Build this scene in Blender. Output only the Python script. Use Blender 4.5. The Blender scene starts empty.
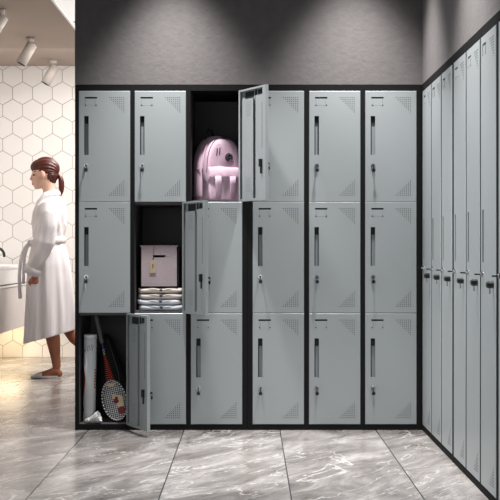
import bpy, bmesh, math, random
from mathutils import Vector, Matrix
random.seed(7)
PI = math.pi
SC = bpy.context.scene
COL = SC.collection

# ------------------------------------------------------------------ camera
H = 0.9615                      # camera height, also the horizon
F = 1133.0                      # focal length in pixels at 500 px
Y0 = 6.05                       # distance of the locker fronts
cam = bpy.data.cameras.new('camera'); camo = bpy.data.objects.new('camera', cam); COL.objects.link(camo)
cam.sensor_width = 36; cam.sensor_fit = 'HORIZONTAL'; cam.lens = F / 500 * 36
camo.location = (0, 0, H); camo.rotation_euler = (PI / 2, 0, 0)
cam.clip_end = 60
SC.camera = camo

# ------------------------------------------------------------------ world, lights, exposure
w = bpy.data.worlds.new('world'); SC.world = w; w.use_nodes = True
w.node_tree.nodes['Background'].inputs[0].default_value = (0.93, 0.97, 1.0, 1)
w.node_tree.nodes['Background'].inputs[1].default_value = 0.05
SC.view_settings.view_transform = 'Standard'
SC.view_settings.look = 'None'
SC.view_settings.gamma = 1
SC.view_settings.use_curve_mapping = False
SC.view_settings.exposure = 0.0

def area(name, loc, rot, sx, sy, power, col):
    l = bpy.data.lights.new(name, 'AREA'); l.shape = 'RECTANGLE'; l.size = sx; l.size_y = sy
    l.energy = power; l.color = col
    o = bpy.data.objects.new(name, l); COL.objects.link(o); o.location = loc; o.rotation_euler = rot
    return o
def spot(name, loc, rot, power, ang, blend, col, r=0.03):
    l = bpy.data.lights.new(name, 'SPOT'); l.energy = power; l.spot_size = math.radians(ang); l.spot_blend = blend
    l.color = col; l.shadow_soft_size = r
    o = bpy.data.objects.new(name, l); COL.objects.link(o); o.location = loc; o.rotation_euler = rot
    return o
# added unseen fill lights of the locker room: overhead, front and left
o = area('fill_overhead', (-0.1, 4.0, 2.86), (0, 0, 0), 1.5, 1.6, 17, (0.97, 0.985, 1.0)); o.data.spread = math.radians(104)  # added overhead fill; limited spread leaves the upper wall dark
area('fill_front', (-1.1, 0.2, 1.15), (math.radians(87), 0, math.radians(-6)), 3.0, 1.5, 27, (0.94, 0.98, 1.0))  # added frontal fill for the locker fronts and their contents
o = area('fill_left', (-2.3, 4.6, 1.05), (0, math.radians(-90), 0), 1.4, 1.6, 9, (0.95, 0.98, 1.0)); o.data.spread = math.radians(80)  # added side fill to lift the right hand bank
# recessed downlights along the walls
for x in (-0.41, 0.55):
    spot('downlight', (x, 5.72, 2.86), (0, 0, 0), 325, 69, 1.0, (1.0, 0.97, 0.955), 0.06)
spot('downlight', (0.60, 4.66, 2.86), (0, 0, 0), 325, 69, 1.0, (1.0, 0.97, 0.955), 0.06)
# washroom: bright ceiling light, and the strip under the vanity
area('ceiling_light_washroom', (-0.80, 8.45, 2.56), (0, math.radians(10), 0), 0.8, 1.9, 125, (1.0, 0.965, 0.93))
area('fill_tile_wall', (-1.3, 9.15, 2.54), (math.radians(28), 0, 0), 2.2, 0.3, 8.5, (1.0, 0.975, 0.95))  # added fill without a fixture, brightens the hexagon tiles
area('vanity_strip', (-2.1, 9.7, 0.31), (0, 0, 0), 0.3, 0.8, 5, (1.0, 0.78, 0.48))

# ------------------------------------------------------------------ material helpers
def srgb(r, g, b):
    f = lambda c: (c / 255 / 12.92) if c / 255 <= 0.04045 else ((c / 255 + 0.055) / 1.055) ** 2.4
    return (f(r), f(g), f(b), 1)
def mat(name, col, rough=0.5, metal=0.0, bump=None, var=None, coat=0.0, spec=None, sheen=0.0, trans=0.0):
    """bump=(scale, strength, detail); var=(scale, amount) brightness mottling that belongs to the stuff."""
    m = bpy.data.materials.new(name); m.use_nodes = True
    nt = m.node_tree; b = nt.nodes['Principled BSDF']
    b.inputs['Base Color'].default_value = col
    b.inputs['Roughness'].default_value = rough
    b.inputs['Metallic'].default_value = metal
    b.inputs['Coat Weight'].default_value = coat
    b.inputs['Sheen Weight'].default_value = sheen
    b.inputs['Transmission Weight'].default_value = trans
    if spec is not None: b.inputs['Specular IOR Level'].default_value = spec
    tc = nt.nodes.new('ShaderNodeTexCoord')
    if var:
        n = nt.nodes.new('ShaderNodeTexNoise'); n.inputs['Scale'].default_value = var[0]; n.inputs['Detail'].default_value = 6
        nt.links.new(tc.outputs['Object'], n.inputs['Vector'])
        r = nt.nodes.new('ShaderNodeMapRange'); r.inputs[1].default_value = 0.3; r.inputs[2].default_value = 0.7
        r.inputs[3].default_value = 1 - var[1]; r.inputs[4].default_value = 1 + var[1]
        nt.links.new(n.outputs['Fac'], r.inputs[0])
        h = nt.nodes.new('ShaderNodeHueSaturation'); h.inputs['Color'].default_value = col
        nt.links.new(r.outputs[0], h.inputs['Value']); nt.links.new(h.outputs[0], b.inputs['Base Color'])
    if bump:
        n = nt.nodes.new('ShaderNodeTexNoise'); n.inputs['Scale'].default_value = bump[0]; n.inputs['Detail'].default_value = bump[2]
        nt.links.new(tc.outputs['Object'], n.inputs['Vector'])
        bp = nt.nodes.new('ShaderNodeBump'); bp.inputs['Strength'].default_value = bump[1]; bp.inputs['Distance'].default_value = 0.01
        nt.links.new(n.outputs['Fac'], bp.inputs['Height']); nt.links.new(bp.outputs[0], b.inputs['Normal'])
    return m

M = {}
M['door'] = mat('door_paint', srgb(160, 166, 168), 0.38, 0.15, var=(3, 0.012), spec=0.4)
M['frame'] = mat('frame_paint', srgb(27, 27, 28), 0.75, spec=0.08)
M['inside'] = mat('inside_paint', srgb(88, 84, 87), 0.6, spec=0.3)
M['recess'] = mat('recess_shade', srgb(132, 138, 142), 0.45)  # greyer than the doors: shade of the handle pocket put into the colour
M['dark'] = mat('hole_dark', srgb(24, 26, 28), 0.8)
M['black'] = mat('black_plastic', srgb(16, 16, 17), 0.35)
M['chrome'] = mat('chrome', (0.42, 0.43, 0.45, 1), 0.2, 1.0)
M['steel'] = mat('key_steel', (0.45, 0.46, 0.47, 1), 0.3, 1.0)
M['white_plastic'] = mat('white_plastic', srgb(232, 232, 232), 0.35)
M['lamp'] = mat('lamp_enamel', srgb(188, 180, 172), 0.5)
M['ceramic'] = mat('ceramic', srgb(240, 239, 240), 0.12, coat=0.3)
M['vanity'] = mat('vanity_front', srgb(214, 206, 203), 0.5, var=(6, 0.03))
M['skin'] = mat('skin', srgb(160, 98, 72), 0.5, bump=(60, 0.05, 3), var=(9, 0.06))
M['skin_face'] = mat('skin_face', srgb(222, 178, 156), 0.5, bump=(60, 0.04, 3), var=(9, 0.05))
M['hair'] = mat('hair', srgb(74, 27, 18), 0.45, spec=0.5)
M['slipper'] = mat('slipper_cloth', srgb(238, 232, 228), 0.85)
M['lips'] = mat('lips', srgb(178, 96, 90), 0.45)
M['eye'] = mat('eye', srgb(40, 26, 22), 0.2)
M['brow'] = mat('brow', srgb(70, 36, 26), 0.7)
M['robe'] = mat('terry', srgb(224, 219, 221), 0.95, bump=(220, 0.5, 3), sheen=0.1)
M['pack'] = mat('pack_fabric', srgb(216, 184, 202), 0.7, bump=(420, 0.3, 2), var=(14, 0.04))
M['pack_dark'] = mat('pack_seam', srgb(120, 78, 98), 0.8)
M['box'] = mat('box_linen', srgb(182, 166, 171), 0.9, bump=(500, 0.5, 2), var=(160, 0.16))
M['box_lid'] = mat('box_lid', srgb(92, 76, 74), 0.9, bump=(90, 0.8, 3))
M['tag'] = mat('tag_card', srgb(184, 168, 140), 0.8)
M['shirt_cream'] = mat('shirt_cream', srgb(226, 216, 208), 0.85, bump=(120, 0.3, 3))
M['shirt_white'] = mat('shirt_white', srgb(222, 226, 232), 0.85, bump=(120, 0.3, 3))
M['navy'] = mat('navy_label', srgb(26, 28, 48), 0.6)
M['tube'] = mat('tube_card', srgb(222, 224, 226), 0.4, var=(30, 0.04))
M['red'] = mat('red_print', srgb(168, 30, 30), 0.5)
M['feather'] = mat('feather', srgb(238, 238, 236), 0.7)
M['cork'] = mat('cork', srgb(226, 222, 214), 0.6)
M['grip'] = mat('grip_tape', srgb(110, 108, 112), 0.8, bump=(150, 0.4, 2))
M['orange'] = mat('orange_red', srgb(200, 62, 40), 0.4)
M['cream'] = mat('cream_print', srgb(214, 190, 152), 0.6)
M['maroon'] = mat('maroon_print', srgb(112, 26, 34), 0.6)
M['bluep'] = mat('blue_print', srgb(50, 52, 120), 0.5)
M['string'] = mat('racket_string', srgb(236, 236, 238), 0.5)
M['cover'] = mat('black_cover', srgb(22, 21, 23), 0.75, bump=(60, 0.3, 3))
M['wall_dark'] = mat('wall_plaster_dark', srgb(102, 98, 98), 0.8, bump=(48, 0.16, 8), var=(22, 0.07))
M['ceil_dark'] = mat('ceiling_dark', srgb(50, 50, 52), 0.9)
M['ceil_wash'] = mat('ceiling_washroom', srgb(168, 154, 143), 0.8, bump=(6, 0.3, 6), var=(1.5, 0.04))
M['wall_wash'] = mat('wall_washroom', srgb(205, 198, 192), 0.8)
M['grout'] = mat('tile_grout', srgb(150, 142, 136), 0.9)

M['panel_glow'] = mat('panel_glow', srgb(235, 235, 235), 0.4)
M['panel_glow'].node_tree.nodes['Principled BSDF'].inputs['Emission Color'].default_value = (1, .98, .95, 1)
M['panel_glow'].node_tree.nodes['Principled BSDF'].inputs['Emission Strength'].default_value = 0.45  # glow added to keep the panel white, not a known lamp
def tile_mat():
    m = mat('hex_tile', srgb(226, 221, 216), 0.3)
    nt = m.node_tree; b = nt.nodes['Principled BSDF']
    g = nt.nodes.new('ShaderNodeNewGeometry')
    r = nt.nodes.new('ShaderNodeMapRange'); r.inputs[3].default_value = 0.965; r.inputs[4].default_value = 1.02
    nt.links.new(g.outputs['Random Per Island'], r.inputs[0])
    h = nt.nodes.new('ShaderNodeHueSaturation'); h.inputs['Color'].default_value = srgb(226, 222, 218)
    nt.links.new(r.outputs[0], h.inputs['Value']); nt.links.new(h.outputs[0], b.inputs['Base Color'])
    return m
M['hex'] = tile_mat()

def marble_mat():
    m = bpy.data.materials.new('floor_marble'); m.use_nodes = True
    nt = m.node_tree; N = nt.nodes.new; L = nt.links.new
    b = nt.nodes['Principled BSDF']
    tc = N('ShaderNodeTexCoord')
    sep = N('ShaderNodeSeparateXYZ'); L(tc.outputs['Object'], sep.inputs[0])
    # plank index along x, so each tile has its own veins
    def math_(op, a, bb=None, c=None):
        n = N('ShaderNodeMath'); n.operation = op
        for i, v in enumerate((a, bb, c)):
            if v is None: continue
            if isinstance(v, (int, float)): n.inputs[i].default_value = v
            else: L(v, n.inputs[i])
        return n.outputs[0]
    u = math_('DIVIDE', math_('SUBTRACT', sep.outputs['X'], 0.160), 0.512)
    idx = math_('FLOOR', u)
    fr = math_('SUBTRACT', u, idx)
    dist = math_('MULTIPLY', math_('MINIMUM', fr, math_('SUBTRACT', 1.0, fr)), 0.512)
    grout = math_('LESS_THAN', dist, 0.0026)
    comb = N('ShaderNodeCombineXYZ')
    L(sep.outputs['X'], comb.inputs[0]); L(sep.outputs['Y'], comb.inputs[1]); L(math_('MULTIPLY', idx, 3.7), comb.inputs[2])
    def veinmap(ang, sx, sy, off):
        a = N('ShaderNodeMapping'); a.inputs['Rotation'].default_value = (0, 0, math.radians(-ang)); a.inputs['Location'].default_value = off
        L(comb.outputs[0], a.inputs[0])
        c_ = N('ShaderNodeVectorMath'); c_.operation = 'MULTIPLY'; c_.inputs[1].default_value = (sx, sy, 1); L(a.outputs[0], c_.inputs[0])
        return c_.outputs[0]
    # clouds
    n1 = N('ShaderNodeTexNoise'); n1.inputs['Scale'].default_value = 2.6; n1.inputs['Detail'].default_value = 9
    n1.inputs['Roughness'].default_value = 0.68; n1.inputs['Distortion'].default_value = 1.0
    L(veinmap(55, .75, 1.7, (0, 0, 0)), n1.inputs['Vector'])
    cr = N('ShaderNodeValToRGB'); e = cr.color_ramp.elements
    e[0].position = 0.34; e[0].color = srgb(100, 95, 92)
    e[1].position = 0.66; e[1].color = srgb(172, 168, 165)
    k = cr.color_ramp.elements.new(0.5); k.color = srgb(134, 129, 126)
    L(n1.outputs['Fac'], cr.inputs[0])
    # thin pale veins
    n2 = N('ShaderNodeTexNoise'); n2.inputs['Scale'].default_value = 1.7; n2.inputs['Detail'].default_value = 7
    n2.inputs['Distortion'].default_value = 1.2; n2.inputs['Roughness'].default_value = 0.55
    L(veinmap(50, .6, 2.1, (5, 2, 1)), n2.inputs['Vector'])
    v = math_('ABSOLUTE', math_('SUBTRACT', n2.outputs['Fac'], 0.5))
    r2 = N('ShaderNodeMapRange'); r2.inputs[1].default_value = 0.0; r2.inputs[2].default_value = 0.009; r2.inputs[3].default_value = 0.65; r2.inputs[4].default_value = 0.0
    L(v, r2.inputs[0])
    mx = N('ShaderNodeMixRGB'); mx.inputs[2].default_value = srgb(216, 213, 210); L(r2.outputs[0], mx.inputs[0]); L(cr.outputs[0], mx.inputs[1])
    # thin dark veins
    n3 = N('ShaderNodeTexNoise'); n3.inputs['Scale'].default_value = 3.1; n3.inputs['Detail'].default_value = 8; n3.inputs['Distortion'].default_value = 1.8
    L(veinmap(62, .6, 2.1, (1, 7, 4)), n3.inputs['Vector'])
    v3 = math_('ABSOLUTE', math_('SUBTRACT', n3.outputs['Fac'], 0.46))
    r3 = N('ShaderNodeMapRange'); r3.inputs[1].default_value = 0.0; r3.inputs[2].default_value = 0.012; r3.inputs[3].default_value = 0.5; r3.inputs[4].default_value = 0.0
    L(v3, r3.inputs[0])
    mx3 = N('ShaderNodeMixRGB'); mx3.inputs[2].default_value = srgb(96, 88, 84); L(r3.outputs[0], mx3.inputs[0]); L(mx.outputs[0], mx3.inputs[1])
    mg = N('ShaderNodeMixRGB'); mg.inputs[2].default_value = srgb(40, 37, 36); L(grout, mg.inputs[0]); L(mx3.outputs[0], mg.inputs[1])
    L(mg.outputs[0], b.inputs['Base Color'])
    b.inputs['Roughness'].default_value = 0.22
    b.inputs['Specular IOR Level'].default_value = 0.45
    return m
M['marble'] = marble_mat()

# ------------------------------------------------------------------ mesh helpers
class MB:
    """collects shapes into one mesh; each shape can carry its own material"""
    def __init__(s): s.bm = bmesh.new(); s.mats = []; s.cur = 0
    def use(s, m):
        if m not in s.mats: s.mats.append(m)
        s.cur = s.mats.index(m); return s
    def _new(s, verts, faces, smooth=False):
        vs = [s.bm.verts.new(v) for v in verts]
        for f in faces:
            try:
                fc = s.bm.faces.new([vs[i] for i in f]); fc.material_index = s.cur; fc.smooth = smooth
            except ValueError: pass
        return vs
    def box(s, x0, x1, y0, y1, z0, z1, bev=0.0):
        t = bmesh.new()
        bmesh.ops.create_cube(t, size=1)
        for v in t.verts:
            v.co = Vector(((x0 + x1) / 2 + v.co.x * (x1 - x0), (y0 + y1) / 2 + v.co.y * (y1 - y0), (z0 + z1) / 2 + v.co.z * (z1 - z0)))
        if bev > 0: bmesh.ops.bevel(t, geom=list(t.edges), offset=bev, segments=2, affect='EDGES', profile=0.6)
        t.verts.ensure_lookup_table()
        idx = {v: i for i, v in enumerate(t.verts)}
        s._new([v.co.copy() for v in t.verts], [[idx[v] for v in f.verts] for f in t.faces])
        t.free(); return s
    def loft(s, rings, closed=True, caps=True, smooth=True, u_closed=False):
        n = len(rings[0]); vs = [v for r in rings for v in r]; fs = []
        R = len(rings)
        for i in range(R - 1 + (1 if u_closed else 0)):
            a = i * n; b = ((i + 1) % R) * n
            for j in range(n if closed else n - 1):
                k = (j + 1) % n
                fs.append((a + j, a + k, b + k, b + j))
        if caps and not u_closed:
            fs.append(tuple(range(n - 1, -1, -1))); fs.append(tuple((R - 1) * n + j for j in range(n)))
        s._new(vs, fs, smooth); return s
    def tube(s, pts, rad, n=10, flat=1.0, closed=False, caps=True):
        pts = [Vector(p) for p in pts]
        if isinstance(rad, (int, float)): rad = [rad] * len(pts)
        rings = []; up = None
        for i, p in enumerate(pts):
            if closed: d = pts[(i + 1) % len(pts)] - pts[i - 1]
            else: d = (pts[min(i + 1, len(pts) - 1)] - pts[max(i - 1, 0)])
            d.normalize()
            if up is None:
                a = Vector((0, 0, 1)) if abs(d.z) < 0.9 else Vector((0, 1, 0))
                up = (a - d * a.dot(d)).normalized()
            else:
                up = (up - d * up.dot(d)).normalized()
            sd = d.cross(up)
            rings.append([p + (up * math.cos(2 * PI * k / n) * flat + sd * math.sin(2 * PI * k / n)) * rad[i] for k in range(n)])
        s.loft(rings, caps=caps, u_closed=closed); return s
    def cyl(s, p0, p1, r0, r1=None, n=20, smooth=True):
        r1 = r0 if r1 is None else r1
        p0 = Vector(p0); p1 = Vector(p1); d = (p1 - p0).normalized()
        a = Vector((0, 0, 1)) if abs(d.z) < 0.9 else Vector((1, 0, 0))
        u = (a - d * a.dot(d)).normalized(); v = d.cross(u)
        rr = [[p + (u * math.cos(2 * PI * k / n) + v * math.sin(2 * PI * k / n)) * r for k in range(n)] for p, r in ((p0, r0), (p1, r1))]
        n0 = len(s.bm.faces)
        s.loft(rr, smooth=smooth)
        s.bm.faces.ensure_lookup_table()
        for f in s.bm.faces[n0:]:
            if len(f.verts) == n: f.smooth = False
        return s
    def ell(s, c, r, rot=None, seg=20, rings=12):
        t = bmesh.new(); bmesh.ops.create_uvsphere(t, u_segments=seg, v_segments=rings, radius=1)
        Rm = rot.to_matrix() if rot else Matrix.Identity(3)
        idx = {v: i for i, v in enumerate(t.verts)}
        s._new([Vector(c) + Rm @ Vector((v.co.x * r[0], v.co.y * r[1], v.co.z * r[2])) for v in t.verts],
               [[idx[v] for v in f.verts] for f in t.faces], True)
        t.free(); return s
    def build(s, name, parent=None, loc=None, auto=True, sub=0, m=None):
        bmesh.ops.recalc_face_normals(s.bm, faces=list(s.bm.faces))
        me = bpy.data.meshes.new(name); s.bm.to_mesh(me); s.bm.free()
        for x in s.mats: me.materials.append(x)
        o = bpy.data.objects.new(name, me); COL.objects.link(o)
        if parent is not None: o.parent = parent
        if loc: o.location = loc
        if sub:
            md = o.modifiers.new('sub', 'SUBSURF'); md.levels = sub; md.render_levels = sub
        return o

def empty(name, loc=(0, 0, 0), rz=0.0):
    o = bpy.data.objects.new(name, None); COL.objects.link(o); o.location = loc; o.rotation_euler = (0, 0, rz)
    o.empty_display_size = 0.05
    return o
def tag(o, label=None, cat=None, group=None, kind=None):
    if label: o['label'] = label
    if cat: o['category'] = cat
    if group: o['group'] = group
    if kind: o['kind'] = kind
    return o
def copy_tree(o, parent=None):
    c = o.copy(); COL.objects.link(c)
    if parent is not None: c.parent = parent
    for ch in [x for x in bpy.data.objects if x.parent == o]: copy_tree(ch, c)
    return c
def struct(o): o['kind'] = 'structure'; return o
def fuse(mb, name, parent, voxel, smooth=6, mats=None):
    """weld overlapping shapes into one continuous skin"""
    o = mb.build(name, parent)
    r = o.modifiers.new('r', 'REMESH'); r.mode = 'VOXEL'; r.voxel_size = voxel; r.use_smooth_shade = True
    sm = o.modifiers.new('s', 'SMOOTH'); sm.factor = 0.5; sm.iterations = smooth
    dg = bpy.context.evaluated_depsgraph_get(); dg.update()
    me = bpy.data.meshes.new_from_object(o.evaluated_get(dg))
    o.modifiers.clear(); old = o.data; o.data = me; bpy.data.meshes.remove(old)
    me.materials.clear()
    for x in (mats or mb.mats): me.materials.append(x)
    for p in me.polygons: p.use_smooth = True; p.material_index = 0
    return o

# ------------------------------------------------------------------ the setting
XL, XR = -0.935, 0.919          # left end of the banks, face of the right hand bank
ZT = 1.843                      # top of the banks
YB = 10.18                      # washroom back wall
CW = 2.615                      # washroom ceiling
CM = 2.90                       # locker room ceiling
DEP = 0.46
b = MB().use(M['marble']); b.box(-2.6, XR + 0.7, -0.5, YB + 0.12, -0.06, 0); struct(b.build('floor'))
b = MB().use(M['wall_dark'])
b.box(XL, XR + 0.62, Y0, Y0 + DEP + 0.01, ZT + 0.002, CM)           # bulkhead over the bank
b.box(XL, XR + 0.62, Y0 + DEP + 0.01, Y0 + DEP + 0.1, 0, CM)        # wall behind the bank
struct(b.build('wall_back'))
b = MB().use(M['wall_dark'])
b.box(XR, XR + DEP + 0.01, 2.2, Y0 - 0.001, ZT + .002, CM)
b.box(XR + DEP + 0.01, XR + 0.62, 2.2, Y0 - 0.001, 0, CM)
struct(b.build('wall_right'))
b = MB().use(M['ceil_dark']); b.box(-2.6, XR + 0.7, 2.2, Y0 + DEP + 0.1, CM, CM + 0.06)
struct(b.build('ceiling_locker_room'))
b = MB().use(M['ceil_wash']); b.box(-2.6, 0.9, Y0 + DEP + 0.1, YB + 0.12, CW, CW + 0.06)
b.box(-2.6, XL, Y0, Y0 + DEP + 0.1, CW, CM)
struct(b.build('ceiling_washroom'))
b = MB().use(M['wall_wash']); b.box(-2.6, -2.5, Y0, YB + 0.12, 0, CW); struct(b.build('wall_left'))
b = MB().use(M['wall_wash']); b.box(0.8, 0.9, Y0 + DEP + 0.1, YB + 0.12, 0, CW); struct(b.build('wall_washroom_side'))

# hexagon tiled wall: real tiles over grout
b = MB().use(M['grout']); b.box(-2.5, 0.8, YB, YB + 0.12, 0, CW)
b.use(M['hex'])
PX = YB / F
hw = 19.9 * PX; side = hw / math.sqrt(3); pitch = 1.5 * side
zc0 = H + (250 - 76.0) * PX            # centre height of the top row
xc0 = (12.6 - 250) * PX                # centre x in the top row (between verticals at 2.6 and 22.6)
def clip_poly(p, axis, lim, keep_less):
    out = []
    for i in range(len(p)):
        a, c = p[i], p[(i + 1) % len(p)]
        ia = (a[axis] <= lim) if keep_less else (a[axis] >= lim)
        ic = (c[axis] <= lim) if keep_less else (c[axis] >= lim)
        if ia: out.append(a)
        if ia != ic:
            t = (lim - a[axis]) / (c[axis] - a[axis]); out.append((a[0] + t * (c[0] - a[0]), a[1] + t * (c[1] - a[1])))
    return out
for r in range(-1, 19):
    for c in range(-5, 22):
        cx = xc0 + c * hw + (hw / 2 if r % 2 else 0); cz = zc0 - r * pitch
        k = side - 0.0022
        p = [(cx + k * math.sin(a * PI / 3), cz + k * math.cos(a * PI / 3)) for a in range(6)]
        for ax, lim, kl in ((0, -2.5, False), (0, 0.8, True), (1, 0, False), (1, CW, True)):
            p = clip_poly(p, ax, lim, kl)
            if len(p) < 3: break
        if len(p) < 3: continue
        n = len(p); ctr = Vector((sum(q[0] for q in p) / n, sum(q[1] for q in p) / n))
        vs = [(q[0], YB, q[1]) for q in p] + [(q[0] + (ctr.x - q[0]) * .02, YB - 0.003, q[1] + (ctr.y - q[1]) * .02) for q in p]
        b._new(vs, [tuple(range(n, 2 * n))] + [(i, (i + 1) % n, n + (i + 1) % n, n + i) for i in range(n)])
struct(b.build('wall_washroom_back'))

# ------------------------------------------------------------------ lockers
DW, DH, DT = 0.2746, 0.5925, 0.018
TALLH = 1.773
def perf(b, x0, z0, dirz, y, mirror=False, r=0.0025, p=0.0109, inv=1):
    """triangle of punched holes, right angle at the outer corner"""
    lens = [8, 7, 6, 5, 4, 3, 2, 1]
    for i, n in enumerate(lens):
        for j in range(n):
            x = x0 - j * p; z = z0 + dirz * i * p
            pts = [(x + r * math.cos(k * PI / 3), y, z + r * math.sin(k * PI / 3)) for k in range(6)]
            b._new(pts + [(q[0], y + inv * .0004, q[2]) for q in pts], [(0, 1, 2, 3, 4, 5)] + [(k, (k + 1) % 6, 6 + (k + 1) % 6, 6 + k) for k in range(6)])
def door_mesh(W, HH, slotz, cardz, inner):
    """front face at y=0 looking to -Y, hinge edge at x=0, latch edge at x=-W, bottom at z=0"""
    b = MB().use(M['door'])
    c = 0.0024
    sx0, sx1 = -W + 0.029, -W + 0.053
    sz1, sz0 = slotz, slotz - 0.208
    kx0, kx1, kz0, kz1 = -W + 0.032, -W + 0.098, cardz - 0.009, cardz
    holes = [(sx0, sx1, sz0, sz1, 0.013), (kx0, kx1, kz0, kz1, 0.006)]
    xs = sorted({-W + c, -c, sx0, sx1, kx0, kx1}); zs = sorted({c, HH - c, sz0, sz1, kz0, kz1})
    for i in range(len(xs) - 1):
        for j in range(len(zs) - 1):
            mx, mz = (xs[i] + xs[i + 1]) / 2, (zs[j] + zs[j + 1]) / 2
            if any(h[0] < mx < h[1] and h[2] < mz < h[3] for h in holes): continue
            b._new([(xs[i], 0, zs[j]), (xs[i + 1], 0, zs[j]), (xs[i + 1], 0, zs[j + 1]), (xs[i], 0, zs[j + 1])], [(0, 1, 2, 3)])
    for k, (a0, a1, c0, c1, d) in enumerate(holes):
        if k == 0: d = 0.002      # the pocket itself is a part of its own
        q = [(a0, c0), (a1, c0), (a1, c1), (a0, c1)]
        vs = [(x, 0, z) for x, z in q] + [(x, d, z) for x, z in q]
        b._new(vs, [(i, (i + 1) % 4, 4 + (i + 1) % 4, 4 + i) for i in range(4)])
        if k == 1:
            b.use(M['dark']); b._new([(x, d, z) for x, z in q], [(0, 1, 2, 3)]); b.use(M['door'])
    q = [(-W + c, c), (-c, c), (-c, HH - c), (-W + c, HH - c)]; q2 = [(-W, 0), (0, 0), (0, HH), (-W, HH)]
    T = DT
    vs = [(x, 0, z) for x, z in q] + [(x, c, z) for x, z in q2] + [(x, T, z) for x, z in q2]
    b._new(vs, [(i, (i + 1) % 4, 4 + (i + 1) % 4, 4 + i) for i in range(4)] + [(4 + i, 4 + (i + 1) % 4, 8 + (i + 1) % 4, 8 + i) for i in range(4)])
    # inside: return lips round the edge, two stiffening panels, dark slit between them
    lip = 0.020
    for (x0, x1, z0, z1) in ((-W + .0005, -W + lip + .012, .0005, HH - .0005), (-lip * .8, -.0005, .0005, HH - .0005), (-W + lip, -lip * .8, .0005, lip * .7), (-W + lip, -lip * .8, HH - lip * .5, HH - .0005)):
        b.box(x0, x1, T - .0015, T + .0002, z0, z1)
    b._new([(-W + .001, .0145 if not inner else .004, .001), (-.001, .0145 if not inner else .004, .001), (-.001, .0145 if not inner else .004, HH - .001), (-W + .001, .0145 if not inner else .004, HH - .001)], [(0, 1, 2, 3)])
    if inner:
        top = HH - 0.055
        b.box(-W * .53, -W * .13, 0.008, 0.0155, 0.012, top)
        b.box(-W * .88, -W * .62, 0.008, 0.0155, 0.012, top + .01)
        b.use(M['dark'])
        b.box(-W * .62, -W * .53, 0.004, 0.0042, 0.014, HH - .012)
        b.box(-W * .50, -W * .17, 0.004, 0.0042, top + .004, HH - .014)
        b.box(-W * .83, -W * .64, 0.004, 0.0042, top + .014, HH - .014)
        b.box(-W * .86, -W * .85, 0.0155, 0.0158, HH * .45, top - .03)
        b.use(M['recess'])
        for k in range(7):
            b.box(-W * .46, -W * .26, 0.0155, 0.0158, 0.05 + k * .0115, 0.053 + k * .0115)
            b.box(-W * .46, -W * .26, 0.0155, 0.0158, HH - 0.075 - k * .0115, HH - 0.072 - k * .0115)
    b.use(M['dark'])
    perf(b, -0.0335, HH - 0.036, -1, -0.0004)
    perf(b, -0.0335, 0.036, 1, -0.0004)
    return b
def make_door(name, W, HH, slotz, cardz, lockz, inner=False, side=False):
    d = door_mesh(W, HH, slotz, cardz, inner).build(name)
    sx0, sx1 = -W + 0.029, -W + 0.053; sz0, sz1 = slotz - 0.208, slotz
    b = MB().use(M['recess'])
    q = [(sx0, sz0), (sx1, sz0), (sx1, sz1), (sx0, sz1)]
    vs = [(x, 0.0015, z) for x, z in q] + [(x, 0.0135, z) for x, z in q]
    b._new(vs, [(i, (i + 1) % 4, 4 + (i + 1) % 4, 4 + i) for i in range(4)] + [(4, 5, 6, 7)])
    b.use(M['dark']); b.box(sx0 + .002, sx1 - .002, .0095, .0134, sz1 - .040, sz1 - .001)  # dark block painted as the shadow at the pocket's top
    b.box(sx0 + .0005, sx0 + .0055, .0085, .0134, sz0 + .001, sz1 - .001)  # dark strip painted as shade along the pocket's left edge
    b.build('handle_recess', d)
    b = MB().use(M['door'])        # card holder: two punched rails with a foot
    for s in (-W + .040, -W + .090):
        b.box(s - .0014, s + .0014, -.0020, .0004, cardz - .044, cardz - .010, .0004)
    b.box(-W + .0386, -W + .0914, -.0003, .0003, cardz - .0452, cardz - .0436)
    b.use(M['dark'])
    for s in (-W + .037, -W + .093):
        b.box(s - .003, s + .003, -.0008, .0004, cardz - .046, cardz - .041)
    b.build('card_holder', d)
    lx = -W + 0.041
    b = MB().use(M['chrome'])
    b.cyl((lx, 0.012, lockz), (lx, -0.006, lockz), 0.0125, 0.0115)
    b.cyl((lx, -0.007, lockz), (lx, -0.012, lockz), 0.0075, 0.007)
    b.use(M['black']); b.cyl((lx, -0.012, lockz), (lx, -0.0125, lockz), 0.005)
    if inner:
        b.box(lx - .008, lx + .008, DT - .003, DT + .014, lockz - .02, lockz + .02, .002)
        b.box(lx - .006, lx + .006, DT + .002, DT + .006, lockz - .055, lockz - .01, .001)
    b.build('lock', d)
    if side:
        b = MB().use(M['black']); b.box(lx - .0015, lx + .0015, -.034, -.012, lockz - .003, lockz + .003, .0005); b.build('key', d)
        b = MB().use(M['black'])   # small latch knob near the hinge edge
        bx = -.045; bz = lockz - .036
        b.loft([[Vector((bx + r_ * math.cos(t), y, bz + r_ * math.sin(t))) for t in [PI / 6 + k * PI / 3 for k in range(6)]] for y, r_ in ((.001, .013), (-.020, .0135), (-.027, .009))], smooth=False)
        b.use(M['steel']); b.box(bx - .0015, bx + .0015, -.016, -.010, bz - .034, bz - .010)
        b.build('latch_knob', d)
        return d
    b = MB().use(M['black'])
    b.box(lx - .0020, lx + .0020, -.030, -.012, lockz - .007, lockz + .005, .001)
    b.tube([(lx + .002 * math.cos(t), -.026 + .007 * math.cos(t), lockz - .010 + .007 * math.sin(t)) for t in [k * PI / 6 for k in range(12)]], .0010, 6, closed=True)
    b.use(M['black']); b.cyl((lx + .001, -.0285, lockz - .025), (lx + .001, -.0255, lockz - .025), .0098, n=14)
    b.use(M['steel']); b.box(lx - .0020, lx + .0030, -.0280, -.0260, lockz - .062, lockz - .033)
    b.build('key', d)
    return d
door0 = make_door('door', DW, DH, DH - .134, DH - .032, DH - .400)
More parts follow.
